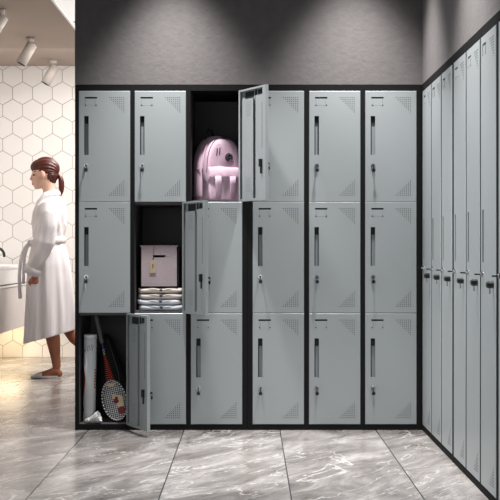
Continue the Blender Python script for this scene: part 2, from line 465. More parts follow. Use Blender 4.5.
door_in = make_door('door', DW, DH, DH - .134, DH - .032, DH - .400, inner=True)
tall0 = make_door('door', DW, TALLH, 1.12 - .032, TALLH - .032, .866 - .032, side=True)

def cabinet_body(W, posts, zs, lip, ztop, zbase):
    """posts: list of (x0,x1) uprights; zs: shelf heights; local x from 0, front at y=0"""
    b = MB().use(M['frame'])
    for x0, x1 in posts: b.box(x0, x1, 0, DEP, 0.0, ztop, .0012)
    for i in range(len(posts) - 1):
        xa, xb = posts[i][1], posts[i + 1][0]
        b.box(xa - .001, xb + .001, 0.0004, DEP - .002, zbase - .0277 + .0, zbase)     # plinth and floor
        b.box(xa - .001, xb + .001, 0.0004, DEP - .002, lip, ztop - .0005)
        b.use(M['inside']); b.box(xa - .001, xb + .001, DEP - .006, DEP, zbase, lip)
        for q0, q1 in ((xa - .0005, xa + .0008), (xb - .0008, xb + .0005)): b.box(q0, q1, DT + .006, DEP - .006, zbase, lip)
        b.box(xa, xb, DT + .006, DEP - .006, zbase, zbase + .0006)
        for z in zs: b.box(xa - .001, xb + .001, DT + .004, DEP - .006, z - .012, z + .010)
        b.use(M['frame'])
    return b
pxX = lambda px: (px - 250) / 187.2
pxZ = lambda py: H + (250 - py) / 187.2
ROWT = [pxZ(91), pxZ(202), pxZ(313.3)]          # tops of the three rows
ROWB = [r - DH for r in ROWT]
def bank(xa, xb, cols, label, openings, first):
    root = empty('locker_cabinet', (xa, Y0, 0))
    tag(root, label, 'lockers', 'nine door locker cabinets along the back wall')
    posts = []; e = .0015
    prev = 0
    for (c0, c1) in cols: posts.append((prev, c0 - xa - e)); prev = c1 - xa + e
    posts.append((prev, xb - xa))
    cabinet_body(xb - xa, posts, [ROWB[0] - .0015, ROWB[1] - .0015], ROWT[0] + e, ZT, ROWB[2] - e).build('cabinet_body', root)
    for ci, (c0, c1) in enumerate(cols):
        for ri in range(3):
            ang = openings.get((ci, ri))
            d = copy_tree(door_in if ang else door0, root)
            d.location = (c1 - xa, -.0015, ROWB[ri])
            if ang:
                d.rotation_euler = (0, 0, math.radians(ang)); d.location.y = -.004
                d.location.x -= .004
    return root
colsA = [(pxX(78.8), pxX(78.8) + DW), (pxX(134.6), pxX(134.6) + DW), (pxX(190.8), pxX(190.8) + DW)]
colsB = [(pxX(252.6), pxX(252.6) + DW), (pxX(309), pxX(309) + DW), (pxX(365.2), pxX(365.2) + DW)]
bank(pxX(75), pxX(247.4), colsA, 'three-column grey locker cabinet at the left with three doors standing open', {(2, 0): 121, (1, 1): 119, (0, 2): 119}, True)
bank(pxX(247.6), pxX(421.8), colsB, 'three-column grey locker cabinet with all nine doors shut, beside the corner', {}, False)

# right hand wall, tall single doors
TB = .032
labels = ['tall grey three-door locker cabinet on the right wall, touching the corner',
          'tall grey three-door locker cabinet in the middle of the right wall',
          'tall grey locker cabinet cut off by the right edge of the photo']
ye = Y0 - .002
for k in range(3):
    Wc = 0.920
    root = empty('tall_locker_cabinet', (XR, ye - k * (Wc + .001), 0), -PI / 2)
    tag(root, labels[k], 'lockers', 'tall locker cabinets along the right wall')
    g = .0015; W = DW
    cols = [(c_, c_ + W) for c_ in (.024, .324, .624)]
    posts = [(0, cols[0][0] - g)] + [(cols[i][1] + g, cols[i + 1][0] - g) for i in range(2)] + [(cols[2][1] + g, Wc)]
    bb = MB().use(M['frame'])
    for i, (x0, x1) in enumerate(posts):
        bb.box(x0, x1, 0, DEP, 0, ZT)
    bb.box(0.001, Wc - .001, .0004, DEP - .002, .001, TB - .002)
    bb.box(0.001, Wc - .001, .0004, DEP - .002, TB + TALLH + .002, ZT - .0005)
    bb.box(0.001, Wc - .001, DEP - .006, DEP, TB, TB + TALLH)
    bb.build('cabinet_body', root)
    for (a, c) in cols:
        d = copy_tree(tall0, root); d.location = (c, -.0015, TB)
for d in (door0, door_in, tall0):
    for ch in [x for x in bpy.data.objects if x.parent == d]: bpy.data.objects.remove(ch)
    bpy.data.objects.remove(d)

# ------------------------------------------------------------------ backpack in the top compartment
def superell(cx, cy, z, rx, ry, p=2.6, n=28, f=None):
    r = []
    for k in range(n):
        t = 2 * PI * k / n; c, s_ = math.cos(t), math.sin(t)
        x = rx * math.copysign(abs(c) ** (2 / p), c); y = ry * math.copysign(abs(s_) ** (2 / p), s_)
        if f: x, y = f(t, x, y)
        r.append(Vector((cx + x, cy + y, z)))
    return r
SZ = ROWB[0] + .010 - .0015            # compartment floor, top row
bp = empty('backpack', (-.181, 6.225, SZ), math.radians(27)); bp.scale = (1.02, 1.02, 1.02)
tag(bp, 'pink backpack with a round dark badge in the open top locker', 'backpack')
def pack_prof(z):      # half width of the dome at height z
    hh = .355
    return .116 * (1 if z < .17 else math.sqrt(max(0, 1 - ((z - .17) / (hh - .17)) ** 2.3)))
b = MB().use(M['pack']); rings = []
for z in (0, .008, .03, .08, .13, .17, .20, .23, .26, .285, .305, .322, .336, .346, .352):
    wv = pack_prof(z) if z > 0 else .10
    if z == .008: wv = .110
    dv = .084 * (1 if z < .17 else 1 - .38 * ((z - .17) / .185) ** 2)
    if z == 0: dv = .062
    rings.append(superell(0, .022 + (.0 if z < .2 else (z - .2) * .12), z + .001, max(wv, .006), max(dv, .02), 3.0,
                 f=lambda t, x, y, z=z: (x * (1 + .012 * math.sin(5 * t + z * 30)), y * (1 + .03 * math.sin(7 * t + z * 40)))))
b.loft(rings); b.build('main_compartment', bp)
# front compartment: smaller dome standing forward of the body
def dome_ring(y, k, n=30, hh=.334, w=.103):
    pts = []
    for i in range(n + 1):
        t = PI * i / n
        x = -w * k * math.copysign(abs(math.cos(t)) ** .72, math.cos(t)); z = .15 + (hh - .15) * k ** .6 * math.sin(t) ** .86
        pts.append(Vector((x, y, z)))
    pts.append(Vector((w * k, y, .006))); pts.append(Vector((0, y, .004))); pts.append(Vector((-w * k, y, .006)))
    return pts
b = MB().use(M['pack'])
b.loft([dome_ring(-.035, 1), dome_ring(-.078, 1), dome_ring(-.090, .965), dome_ring(-.097, .90), dome_ring(-.101, .75), dome_ring(-.103, .4)])
b.build('front_compartment', bp)
def arch(y, k, off=0.0, n=26):
    return [(p.x, y, p.z) for p in dome_ring(y, k)[:31]]
b = MB().use(M['pack_dark'])
b.tube(arch(-.0885, .985), .0022, 6)
b.build('zip', bp)
b = MB().use(M['pack']); b.tube([(p.x * 1.02, -.040, p.z + .003) for p in dome_ring(-.04, 1.0)[:31]], .0045, 8); b.build('piping', bp)
b = MB().use(M['black'])
b.box(-.063, -.059, -.1045, -.1005, .238, .278, .001); b.build('zip_pull', bp).rotation_euler = (0, math.radians(6), 0)
b = MB().use(M['black'])
b.box(-.078, -.074, -.1040, -.0990, .232, .272, .001); b.build('zip_pull', bp).rotation_euler = (0, math.radians(6), 0)
b = MB().use(M['pack_dark']); b.cyl((.020, -.100, .232), (.020, -.1065, .232), .0235, .0225, 26)
b.use(M['black']); b.cyl((.020, -.1065, .232), (.020, -.1075, .232), .0205, .0200, 26)
b.use(M['steel']); b.tube([(.020 + .0155 * math.cos(t), -.1078, .232 + .0155 * math.sin(t)) for t in [k * PI / 10 for k in range(20)]], .0009, 6, closed=True)
for k in range(3): b.box(.0105 + k * .007, .0145 + k * .007, -.1082, -.1072, .226, .239 - .004 * (k % 2))
tag(b.build('badge', bp), 'round black badge with a grey ring')
# lower pocket with folds, flap and straps
b = MB().use(M['pack']); rings = []
for z, k in ((0.002, .93), (.012, .99), (.05, 1.02), (.09, 1.0), (.120, .97), (.132, .93)):
    r = []
    for i in range(25):
        t = PI * i / 24
        x = -.094 * k * math.cos(t) ; y = -.098 - .020 * k * math.sin(t) ** .5 * (1 + .10 * math.sin(t * 11 + z * 20))
        r.append(Vector((x, y, z)))
    r += [Vector((.094 * k, -.094, z)), Vector((-.094 * k, -.094, z))]
    rings.append(r)
b.loft(rings); b.build('front_pocket', bp)
b = MB().use(M['pack']); rings = []
for s_, (z, dy) in enumerate(((.180, .0), (.172, .014), (.155, .024), (.130, .029), (.112, .030), (.110, .024))):
    r = []
    for i in range(25):
        t = PI * i / 24
        x = -.098 * math.cos(t); y = -.098 - dy * (math.sin(t) ** .45) - .001 * math.sin(6 * t)
        r.append(Vector((x, y, z + .004 * math.sin(t))))
    r += [Vector((.098, -.095, z)), Vector((-.098, -.095, z))]
    rings.append(r)
b.loft(rings); b.build('pocket_flap', bp)
for x in (-.050, .034):
    b = MB().use(M['pack']); dx = .010
    b.tube([(x, -.116, .012), (x + .003, -.121, .05), (x, -.125, .09), (x - .002, -.128, .13)], [.014, .018, .019, .018], 12, .18)
    b.build('strap', bp)
b = MB().use(M['pack_dark']); b.tube([(-.115, -.03, .168), (-.1165, .0, .168), (-.115, .04, .168)], .0022, 6); b.tube([(-.098, -.1, .181), (-.05, -.101, .183), (0, -.102, .184), (.05, -.101, .183), (.098, -.1, .181)], .0014, 6); b.build('seam', bp)
b = MB().use(M['black']); b.tube([(-.055, .03, .330), (-.050, .03, .370), (-.036, .03, .392), (-.020, .03, .388), (-.008, .03, .352)], .006, 8, .6); b.build('carry_handle', bp)

# ------------------------------------------------------------------ shirts and storage box in the middle compartment
SZ = ROWB[1] + .010 - .0015
names = [('white folded shirt with a dark collar label, bottom of the stack of four', 'shirt_white'),
         ('bluish white folded shirt, second from the bottom of the stack of four', 'shirt_white'),
         ('cream folded shirt, second from the top of the stack under the box', 'shirt_cream'),
         ('cream folded shirt on top of the stack, right under the fabric box', 'shirt_cream')]
shx = (pxX(159.5)); z = SZ
for i, (lb, mm) in enumerate(names):
    hh = .0305
    root = empty('folded_shirt', (shx + (.002, -.003, .001, 0)[i], 6.205, z), 0)
    tag(root, lb, 'shirt', 'folded shirts stacked in the middle open locker')
    b = MB().use(M[mm]); rings = []
    for j in range(15):
        x = -.121 + .242 * j / 14
        e = math.sqrt(max(0.0, 1 - abs(x / .1225) ** 14))
        hz = hh * (.74 + .26 * e) * (1 + .05 * math.sin(j * 1.7 + i * 2)); sag = .0022 * math.sin(j * 1.1 + i)
        r = []
        for k in range(20):
            t = 2 * PI * k / 20
            c, s_ = math.cos(t), math.sin(t)
            y = .105 * e ** .5 * math.copysign(abs(c) ** .35, c); zz = hz / 2 * math.copysign(abs(s_) ** .6, s_)
            dent = .05 * math.exp(-((x - .005) / .02) ** 2)
            r.append(Vector((x, y, max(.0002, hh / 2 + zz * (1 - dent) + sag * (1 if s_ > 0 else .0)))))
        rings.append(r)
    b.loft(rings); b.build('body_fold', root)
    b = MB().use(M[mm])
    for s_ in (-1, 1):     # collar points turned out at the front edge
        b.tube([(s_ * .006 + .004, -.1045, hh * .50), (s_ * .028 + .004, -.105, hh * .74), (s_ * .062, -.100, hh * .80)], [.004, .006, .003], 8, .6)
    b.build('collar', root)
    b = MB().use(M['navy']); b.box(-.004, .012, -.1125, -.104, hh * .42, hh * .74, .002); b.build('neck_label', root)
    z += hh + .0008
BZ = z + .001
root = empty('storage_box', (pxX(158.3), 6.205, BZ), 0)
tag(root, 'pinkish grey linen storage box with a tag, on top of the folded shirts', 'box')
bw, bh, bd, th = .1015, .225, .100, .006
b = MB().use(M['box'])
hx0, hx1, hz0, hz1 = -.034, .032, bh - .064, bh - .051
xs = [-bw, hx0, hx1, bw]; zs = [0, hz0, hz1, bh]
for yy in (-bd, -bd + th):
    for i in range(3):
        for j in range(3):
            if i == 1 and j == 1: continue
            b._new([(xs[i], yy, zs[j]), (xs[i + 1], yy, zs[j]), (xs[i + 1], yy, zs[j + 1]), (xs[i], yy, zs[j + 1])], [(0, 1, 2, 3)])
q = [(hx0, hz0), (hx1, hz0), (hx1, hz1), (hx0, hz1)]
b._new([(x, -bd, z_) for x, z_ in q] + [(x, -bd + th, z_) for x, z_ in q], [(i, (i + 1) % 4, 4 + (i + 1) % 4, 4 + i) for i in range(4)])
b.box(-bw, -bw + th, -bd, bd, 0, bh); b.box(bw - th, bw, -bd, bd, 0, bh); b.box(-bw, bw, bd - th, bd, 0, bh); b.box(-bw, bw, -bd, bd, 0, th)
b.box(-bw - .0015, bw + .0015, -bd - .0015, -bd + .0005, bh - .006, bh + .001, .001)
b.build('box_wall', root)
b = MB().use(M['box_lid'])
b.box(-bw + .008, bw - .008, -bd + .010, bd - .010, bh - .05, bh - .006)
for k in range(26):      # crumpled brown wrap showing over the rim
    x = random.uniform(-.08, .07); y = random.uniform(-.08, .06)
    b.ell((x, y, bh - .004), (random.uniform(.012, .024), random.uniform(.008, .02), random.uniform(.006, .013)), seg=8, rings=6)
b.build('wrapping', root)
b = MB().use(M['dark']); b.tube([(hx0 + .006, -bd + .002, hz1 - .002), (hx0 + .003, -bd - .003, hz0 + .004), (hx0 + .001, -bd - .003, bh - .078)], .0012, 6)
b.tube([(hx0 + .004, -bd - .003, bh - .078), (hx0 + .006, -bd - .003, hz1 - .002), (hx0 + .006, -bd - .003, bh)], .0009, 6); b.build('string', root)
b = MB().use(M['tag']); tx, tz = hx0 + .0, bh - .112
b.box(tx - .017, tx + .017, -bd - .004, -bd - .0025, tz - .036, tz + .032, .0005)
b.use(M['navy']); b.box(tx - .0025, tx + .0005, -bd - .0045, -bd - .0038, tz - .012, tz + .014); b.box(tx + .003, tx + .005, -bd - .0045, -bd - .0038, tz - .004, tz + .014)
b.build('tag', root)

# ------------------------------------------------------------------ sports things in the bottom compartment
SZ = ROWB[2] - .0015
yT = 6.15
sT = (yT) / F
root = empty('shuttlecock_tube', (pxX(86.9), yT - .01, SZ + .001), 0); root.rotation_euler = (0, math.radians(.8), 0)
tag(root, 'tall white cardboard shuttlecock tube with a red swoosh at the left', 'tube')
b = MB().use(M['tube']); r = .0335; L_ = .470
b.cyl((0, 0, .001), (0, 0, L_), r, r, 32)
b.build('tube_body', root)
b = MB().use(M['white_plastic']); b.cyl((0, 0, L_ - .018), (0, 0, L_ + .003), r + .0012, r + .0012, 32); b.build('cap', root)
def on_tube(pts, rr):   # pts (angle deg from the front, z)
    return [(rr * math.sin(math.radians(a)), -rr * math.cos(math.radians(a)), z_) for a, z_ in pts]
b = MB().use(M['red'])
def patch(b, rows, rr):  # rows: (z, a0, a1)
    rings = []
    for z_, a0, a1 in rows:
        rings.append([Vector(p) for p in on_tube([(a0 + (a1 - a0) * k / 8, z_) for k in range(9)], rr)])
    b.loft(rings, closed=False, caps=False)
patch(b, [(.13, -89, -70), (.17, -89, -50), (.21, -88, -40), (.24, -86, -38), (.27, -86, -48), (.30, -86, -66)], r + .0006)
for k in range(7): patch(b, [(.185 + k * .0155, 52 + k * .6, 74), (.194 + k * .0155, 50 + k * .6, 76)], r + .0006)
b.use(M['black'])
for k, (a, z_) in enumerate(((-18, .405), (-2, .410), (14, .412), (28, .408), (-48, .400))):
    patch(b, [(z_ - .022, a - 3, a), (z_ - .008, a, a + 3.5), (z_ + .010, a + 4, a + 8)], r + .0008)
for k in range(4): patch(b, [(.378 + k * .004, -70 + 10 * k, -62 + 10 * k), (.381 + k * .004, -70 + 10 * k, -62 + 10 * k)], r + .0008)
patch(b, [(.06, -80, -52), (.075, -84, -56), (.09, -86, -66)], r + .0006)
b.use(M['steel']); patch(b, [(.045, -90, 90), (.047, -90, 90)], r + .0006)
b.build('tube_print', root)

# shuttlecock lying in front of the tube
root = empty('shuttlecock', (pxX(96), 6.088, SZ), 0)
tag(root, 'white feather shuttlecock lying on the locker floor beside the racket', 'shuttlecock')
c0 = Vector((-.052, 0, .015)); dr = Vector((.90, -.10, .34)).normalized()
b = MB().use(M['cork']); b.ell(c0, (.013, .013, .013)); b.cyl(c0, c0 + dr * .016, .013, .0125); b.build('cork_base', root)
a = Vector((0, 0, 1)); u_ = (a - dr * a.dot(dr)).normalized(); v_ = dr.cross(u_)
b = MB().use(M['feather']); rings = []
NF = 32
for s_, rr in ((.012, .0105), (.03, .015), (.048, .0215), (.062, .027), (.070, .029)):
    rings.append([c0 + dr * (s_ + (.004 * abs(math.sin(k * PI / 2 * .5 + 0)) if s_ > .065 else 0)) + (u_ * math.cos(2 * PI * k / NF) + v_ * math.sin(2 * PI * k / NF)) * rr * (1 + (.05 if k % 2 else -.04)) for k in range(NF)])
b.loft(rings, caps=False, smooth=False)
b.loft([[p + (c0 + dr * .05 - p) * .05 for p in rg] for rg in rings[::-1]], caps=False, smooth=False)
b.build('feather_skirt', root)
b = MB().use(M['grip'])
for s_, rr in ((.030, .0155), (.046, .0215)):
    b.tube([c0 + dr * s_ + (u_ * math.cos(2 * PI * k / 24) + v_ * math.sin(2 * PI * k / 24)) * rr for k in range(24)], .0007, 6, closed=True)
b.build('thread', root)

# racket, leaning handle up against the left wall of the locker
root = empty('racket', (pxX(112.8), 6.135, SZ + .118), 0)
tag(root, 'racket with a red shaft and grey grip leaning inside the bottom locker', 'racket')
root.rotation_euler = (math.radians(-7), math.radians(-13.5), 0)
hx, hz = .066, .109
def ell_pt(t, kx=1, kz=1, y=0): return (hx * kx * math.sin(t), y, hz * kz * math.cos(t) * (1.0 if math.cos(t) < 0 else 1.0))
b = MB().use(M['black']); b.tube([ell_pt(2 * PI * k / 48) for k in range(48)], .0058, 8, closed=True)
b.use(M['string'])
for k in range(0, 36, 1):
    t0 = 2 * PI * k / 36; b.tube([ell_pt(t0, y=-.0045, kx=.99, kz=.99), ell_pt(t0 + .095, y=-.0045, kx=.99, kz=.99)], .0036, 6)
b.build('head_frame', root)
b = MB().use(M['string']); st = .0105; yy = .0
k = -hx + .005
while k < hx:
    zz = hz * math.sqrt(max(0, 1 - (k / hx) ** 2)); b.tube([(k, .001, -zz), (k, .001, zz)], .0014, 5); k += st
k = -hz + .006
while k < hz:
    xx = hx * math.sqrt(max(0, 1 - (k / hz) ** 2)); b.tube([(-xx, -.001, k), (xx, -.001, k)], .0014, 5); k += st
b.build('strings', root)
b = MB()
def flatpoly(m_, pts, y=-.004):
    b.use(m_); b.loft([[Vector((x, y, z_)) for x, z_ in pts], [Vector((x, y + .0014, z_)) for x, z_ in pts]], smooth=False)
flatpoly(M['cream'], [(-.030, .092), (.030, .092), (.012, .078), (-.012, .078)])
flatpoly(M['cream'], [(-.012, .040), (.010, .030), (.046, .016), (.050, -.004), (.020, -.008), (-.006, .010)])
flatpoly(M['cream'], [(.004, -.014), (.046, -.010), (.044, -.036), (.030, -.046), (.012, -.040)])
flatpoly(M['maroon'], [(.0 + .012, .020), (.026, .010), (.020, -.014), (.004, -.020), (-.010, -.004)], -.005)
b.build('string_print', root); b = MB()
flatpoly(M['maroon'], [(.026 + .021 * math.cos(t), -.060 + .021 * math.sin(t)) for t in [k * PI / 9 for k in range(18)]], -.005)
b.build('string_dot', root); b = MB()
flatpoly(M['cream'], [(.034 + .014 * math.cos(t), .004 + .016 * math.sin(t)) for t in [k * PI / 9 for k in range(18)]], -.0062)
b.build('string_spot', root)
b = MB().use(M['black']); b.tube([(-.018, 0, hz - .004), (0, 0, hz + .035)], .0045, 8); b.tube([(.018, 0, hz - .004), (0, 0, hz + .035)], .0045, 8)
b.tube([(0, 0, hz + .02), (0, 0, hz + .19)], .0045, 8)
b.use(M['orange'])
for k in range(13):
    z_ = hz - .004 + k * .011; wv = .019 * (1 - k / 13) + .004
    b.tube([(-wv, -.002, z_ + .004), (0, -.006, z_), (wv, -.002, z_ + .005)], .0026, 6)
b.use(M['cream'])
for k in range(3): b.tube([(-.006, -.004, hz + .142 + k * .012), (.006, -.005, hz + .150 + k * .012)], .0022, 6)
b.use(M['bluep']); b.tube([(0, 0, hz + .165), (0, 0, hz + .215)], .0052, 8)
b.build('shaft', root)
b = MB().use(M['grip']); b.tube([(0, 0, hz + .208), (0, 0, hz + .22), (0, 0, hz + .345), (0, 0, hz + .365), (0, 0, hz + .368)], [.009, .0115, .0125, .0145, .011], 8)
b.build('grip', root)

# black soft case standing behind the racket
root = empty('sports_bag', (pxX(107.5), 6.34, SZ), 0)
tag(root, 'slim black soft sports bag standing behind the racket in the bottom locker', 'bag')
b = MB().use(M['cover']); rings = []
for z_, wv, off in ((0.001, .085, .010), (.02, .095, .010), (.10, .100, .008), (.20, .088, -.004), (.30, .064, -.022), (.38, .040, -.034), (.44, .024, -.040), (.462, .012, -.042)):
    rings.append(superell(off, 0, z_, wv, .045 * (wv / .1) ** .5, 2.4, 24, lambda t, x, y, z_=z_: (x * (1 + .03 * math.sin(3 * t + z_ * 20)), y * (1 + .06 * math.sin(5 * t + z_ * 17)))))
b.loft(rings); b.build('bag_body', root)
b = MB().use(M['grip']); b.tube([(-.035, -.020, .44), (-.005, -.036, .36), (.03, -.046, .25), (.045, -.052, .12)], .0022, 6); b.build('bag_zip', root)

# ------------------------------------------------------------------ washroom
root = empty('vanity', (-2.18, 9.3, 0)); XV = -1.90
tag(root, 'wall-hung pale vanity cabinet under the white basin at the left', 'vanity')
def rel(b_, x0, x1, y0, y1, z0, z1, bev=0): b_.box(x0 + 2.18, x1 + 2.18, y0 - 9.3, y1 - 9.3, z0, z1, bev)
b = MB().use(M['vanity']); rel(b, -2.498, XV, 8.1, 10.16, .323, .668, .004); b.build('cabinet_body', root)
b = MB().use(M['vanity'])
rel(b, XV - .001, XV + .010, 8.12, 10.14, .326, .666, .003)
b.build('drawer_front', root)
root = empty('washbasin', (-2.18, 9.3, .668))
tag(root, 'long white rectangular washbasin on top of the wall-hung vanity', 'washbasin')
b = MB().use(M['ceramic'])
x0, x1, y0, y1, zb, zt = -2.46 + 2.18, XV + .012 + 2.18, 8.14 - 9.3, 10.12 - 9.3, .0005, .166
t = .022
b.box(x0, x1, y0, y1, zb, zb + .03, .004)
b.box(x0, x0 + t, y0, y1, zb, zt, .005); b.box(x1 - t, x1, y0, y1, zb, zt, .005)
b.box(x0, x1, y0, y0 + t, zb, zt, .005); b.box(x0, x1, y1 - t, y1, zb, zt, .005)

b.build('basin_bowl', root)
b = MB().use(M['ceramic']); b.box(x1 - .012, x1 + .008, y0 - .004, y1 + .004, zt - .020, zt + .003, .005); b.build('rim', root)
b = MB().use(M['ceramic']); b.box(x1 - .012, x1 + .005, y0, y1, zb, zb + .018, .003); b.build('base_strip', root)
root = empty('faucet', (-2.13, 9.3, .699))
tag(root, 'black gooseneck faucet over the white basin', 'faucet')
b = MB().use(M['black'])
pts = [(0, 0, 0), (0, 0, .12), (0, 0, .222)] + [(.056 - .056 * math.cos(t_), 0, .222 + .056 * math.sin(t_)) for t_ in [PI * k / 10 for k in range(1, 11)]] + [(.112, 0, .205)]
b.tube(pts, .011, 14); b.build('spout', root)
b = MB().use(M['black']); b.cyl((0, 0, 0), (0, 0, .012), .026, .024); b.build('base', root)
b = MB().use(M['black']); b.cyl((0, -.01, .07), (0, -.05, .075), .008); b.tube([(0, -.05, .075), (0, -.055, .12)], .005, 8); b.build('lever', root)

# three ceiling spotlights in a row
for i, (y, lb) in enumerate(((7.77, 'white cylindrical ceiling spotlight, nearest, cut by the left edge'),
                             (8.82, 'white cylindrical ceiling spotlight, middle of the row of three'),
                             (9.86, 'white cylindrical ceiling spotlight, farthest, just in front of the hexagon tiles'))):
    root = empty('ceiling_spotlight', (-1.713, y, CW))
    tag(root, lb, 'spotlight', 'ceiling spotlights in the washroom')
    b = MB().use(M['lamp']); b.cyl((0, 0, 0), (0, 0, -.036), .033, .031, 28); b.build('mount', root)
    b = MB().use(M['steel']); b.cyl((0, 0, -.036), (0, 0, -.068), .006, .006, 12); b.box(-.007, .007, -.012, .012, -.074, -.060, .002); b.build('stem', root)
    d = Vector((-.46, -.12, -.86)).normalized(); p0 = Vector((.018, 0, -.052)); p1 = p0 + d * .178
    b = MB().use(M['lamp']); b.cyl(p0, p1, .041, .041, 32); b.use(M['dark']); b.cyl(p1 - d * .001, p1 + d * .0012, .036, .036, 32)
    b.build('lamp_head', root)

# white ceiling panel at the edge of the washroom ceiling
root = empty('ceiling_panel', (-.9, 7.2, CW))
tag(root, 'white panel with added glow, flat under the taupe ceiling, cut off by the dark wall', 'ceiling light')
b = MB().use(M['white_plastic']); b.mats.clear(); b.use(M['panel_glow']); b.box(-.378, .60, -.42, 2.0, -.030, -.001, .003); b.build('panel_face', root)
b = MB().use(M['white_plastic']); b.box(-.392, -.376, -.42, 2.0, -.034, -.0005, .002); b.build('edge_trim', root)
b = MB().use(M['black']); b.cyl((-.345, .86, -.034), (-.345, .86, -.030), .011, .011, 16); b.build('sensor', root)

# ------------------------------------------------------------------ woman in a bathrobe
YP = 8.61; S = 131.6
def P(px, py, dy=0.0): return Vector(((px - 250) / S, YP + dy, H + (250 - py) / S))
person = empty('person', P(50, 376.5)); person.location.z = 0
tag(person, 'person with a dark red ponytail in a white bathrobe, walking towards the basin', 'person')
inv = -Vector(person.location)
def PL(px, py, dy=0.0): return P(px, py, dy) + inv
def q_(px): return px / S
from mathutils import Euler
b = MB().use(M['skin'])
# head, from the profile in the photo
b.ell(PL(45.0, 171.5), (q_(12.2), .073, q_(12.6)))
b.ell(PL(40.6, 178.5), (q_(8.0), .058, q_(10.2)), Euler((0, math.radians(-12), 0)))
b.ell(PL(38.6, 184.0), (q_(5.4), .040, q_(5.2)), Euler((0, math.radians(20), 0)))
b.ell(PL(36.8, 187.0), (q_(2.9), .022, q_(2.5)))                       # chin
b.ell(PL(34.6, 173.2), (q_(2.3), .050, q_(3.6)))                       # brow
b.tube([PL(33.2, 172.8), PL(31.9, 176.6), PL(31.1, 179.2), PL(32.6, 180.4)], [.008, .010, .013, .010], 10)   # nose
b.ell(PL(33.4, 182.7), (q_(1.6), .020, q_(1.2))); b.ell(PL(34.0, 184.7), (q_(1.6), .018, q_(1.2)))          # mouth
b.tube([PL(47, 180), PL(49.5, 189), PL(52, 199)], [.054, .052, .062], 16)
for dy in (-.073, .073):                                               # ears
    b.ell(PL(44.3, 174.6, dy), (q_(2.1), .010, q_(4.0)), Euler((0, math.radians(-10), 0)))
# trunk
b.ell(PL(51, 218), (.095, .145, .12)); b.ell(PL(50, 238), (.095, .135, .14)); b.ell(PL(49.5, 258), (.12, .16, .13))
b.tube([PL(53, 207, -.14), PL(53, 207, .14)], .045, 14)
# arms
near = [PL(53.5, 209, -.150), PL(53.5, 222, -.175), PL(50, 241, -.185), PL(43, 257, -.180), PL(39.0, 268, -.174), PL(40.8, 274.6, -.176)]
b.tube(near, [.040, .042, .038, .036, .027, .025], 14)
far = [PL(52, 209, .150), PL(50, 222, .18), PL(48, 242, .185), PL(43, 258, .175), PL(40, 270, .165)]
b.tube(far, [.040, .045, .038, .034, .026], 14)
# hands: palm, four curled fingers, thumb
def hand(w, dy, s_):
    wx, wz = w
    b.tube([PL(wx, wz, dy), PL(wx - 1.4, wz + 3, dy), PL(wx - 2.2, wz + 6.6, dy), PL(wx - 2.4, wz + 8.6, dy)], [.025, .036, .043, .036], 14, .75)
    for k, (ox, ln) in enumerate(((-4.2, 6.0), (-1.5, 7.2), (1.2, 6.8), (3.8, 5.4))):
        bx, bz = wx - 2.0 + ox, wz + 7.0 - abs(ox) * .18
        o2 = dy - s_ * .004 * (k - 1.5)
        b.tube([PL(bx, bz, o2), PL(bx - .5, bz + ln * .48, o2), PL(bx + .1, bz + ln * .85, o2 + s_ * .012), PL(bx + .9, bz + ln, o2 + s_ * .028)], [.0112, .0106, .0096, .0078], 8)
    b.tube([PL(wx - 3.0, wz + 2.6, dy), PL(wx - 6.8, wz + 4.2, dy + s_ * .006), PL(wx - 8.4, wz + 7.0, dy + s_ * .008), PL(wx - 8.0, wz + 9.6, dy + s_ * .02)], [.012, .0115, .0095, .007], 8)
hand((41.8, 274.6), -.178, 1)
hand((40.5, 271), .163, -1)
# legs: front foot flat, rear foot on its toes
b.tube([PL(51, 262, -.085), PL(52, 290, -.085), PL(51.5, 314, -.08), PL(52.6, 325, -.078), PL(54.8, 338, -.076), PL(57.2, 356, -.075), PL(58.6, 367, -.075)],
       [.092, .078, .056, .051, .054, .037, .030], 18)
b.tube([PL(60.6, 371, -.075), PL(57.5, 369.5, -.075), PL(50, 372.6, -.077), PL(42, 374.2, -.08), PL(37.2, 374.6, -.082)], [.027, .033, .030, .025, .017], 14)
b.ell(PL(60.8, 372.4, -.075), (.026, .024, .027))
b.tube([PL(51, 262, .08), PL(55, 290, .08), PL(60, 314, .08), PL(64, 325, .08), PL(73, 338, .08), PL(84, 350, .08), PL(88, 355, .08)],
       [.092, .078, .058, .050, .052, .036, .031], 18)
b.tube([PL(90.5, 353, .08), PL(88.5, 357, .08), PL(84, 366, .08), PL(80, 373, .08)], [.026, .032, .028, .019], 14)
body = fuse(b, 'body', person, .0042, 3)
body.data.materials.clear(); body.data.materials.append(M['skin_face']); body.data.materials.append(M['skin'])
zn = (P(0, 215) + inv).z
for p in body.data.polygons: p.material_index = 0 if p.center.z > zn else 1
for dy, s_ in ((-1, -1), (1, 1)):
    e = MB().use(M['brow']); e.tube([PL(33.0, 172.6, s_ * .022), PL(34.6, 171.7, s_ * .040), PL(37.4, 172.0, s_ * .055)], [.003, .004, .002], 6); e.build('eyebrow', person)
    e = MB().use(M['eye']); e.ell(PL(34.7, 175.4, s_ * .033), (.0085, .012, .0060)); e.tube([PL(33.3, 175.6, s_ * .028), PL(34.7, 174.7, s_ * .042), PL(36.6, 175.6, s_ * .052)], .0022, 6); e.build('eye', person)
e = MB().use(M['lips']); e.ell(PL(32.8, 183.1), (q_(1.2), .017, q_(.75))); e.ell(PL(33.2, 184.6), (q_(1.2), .015, q_(.8))); e.build('lips', person)
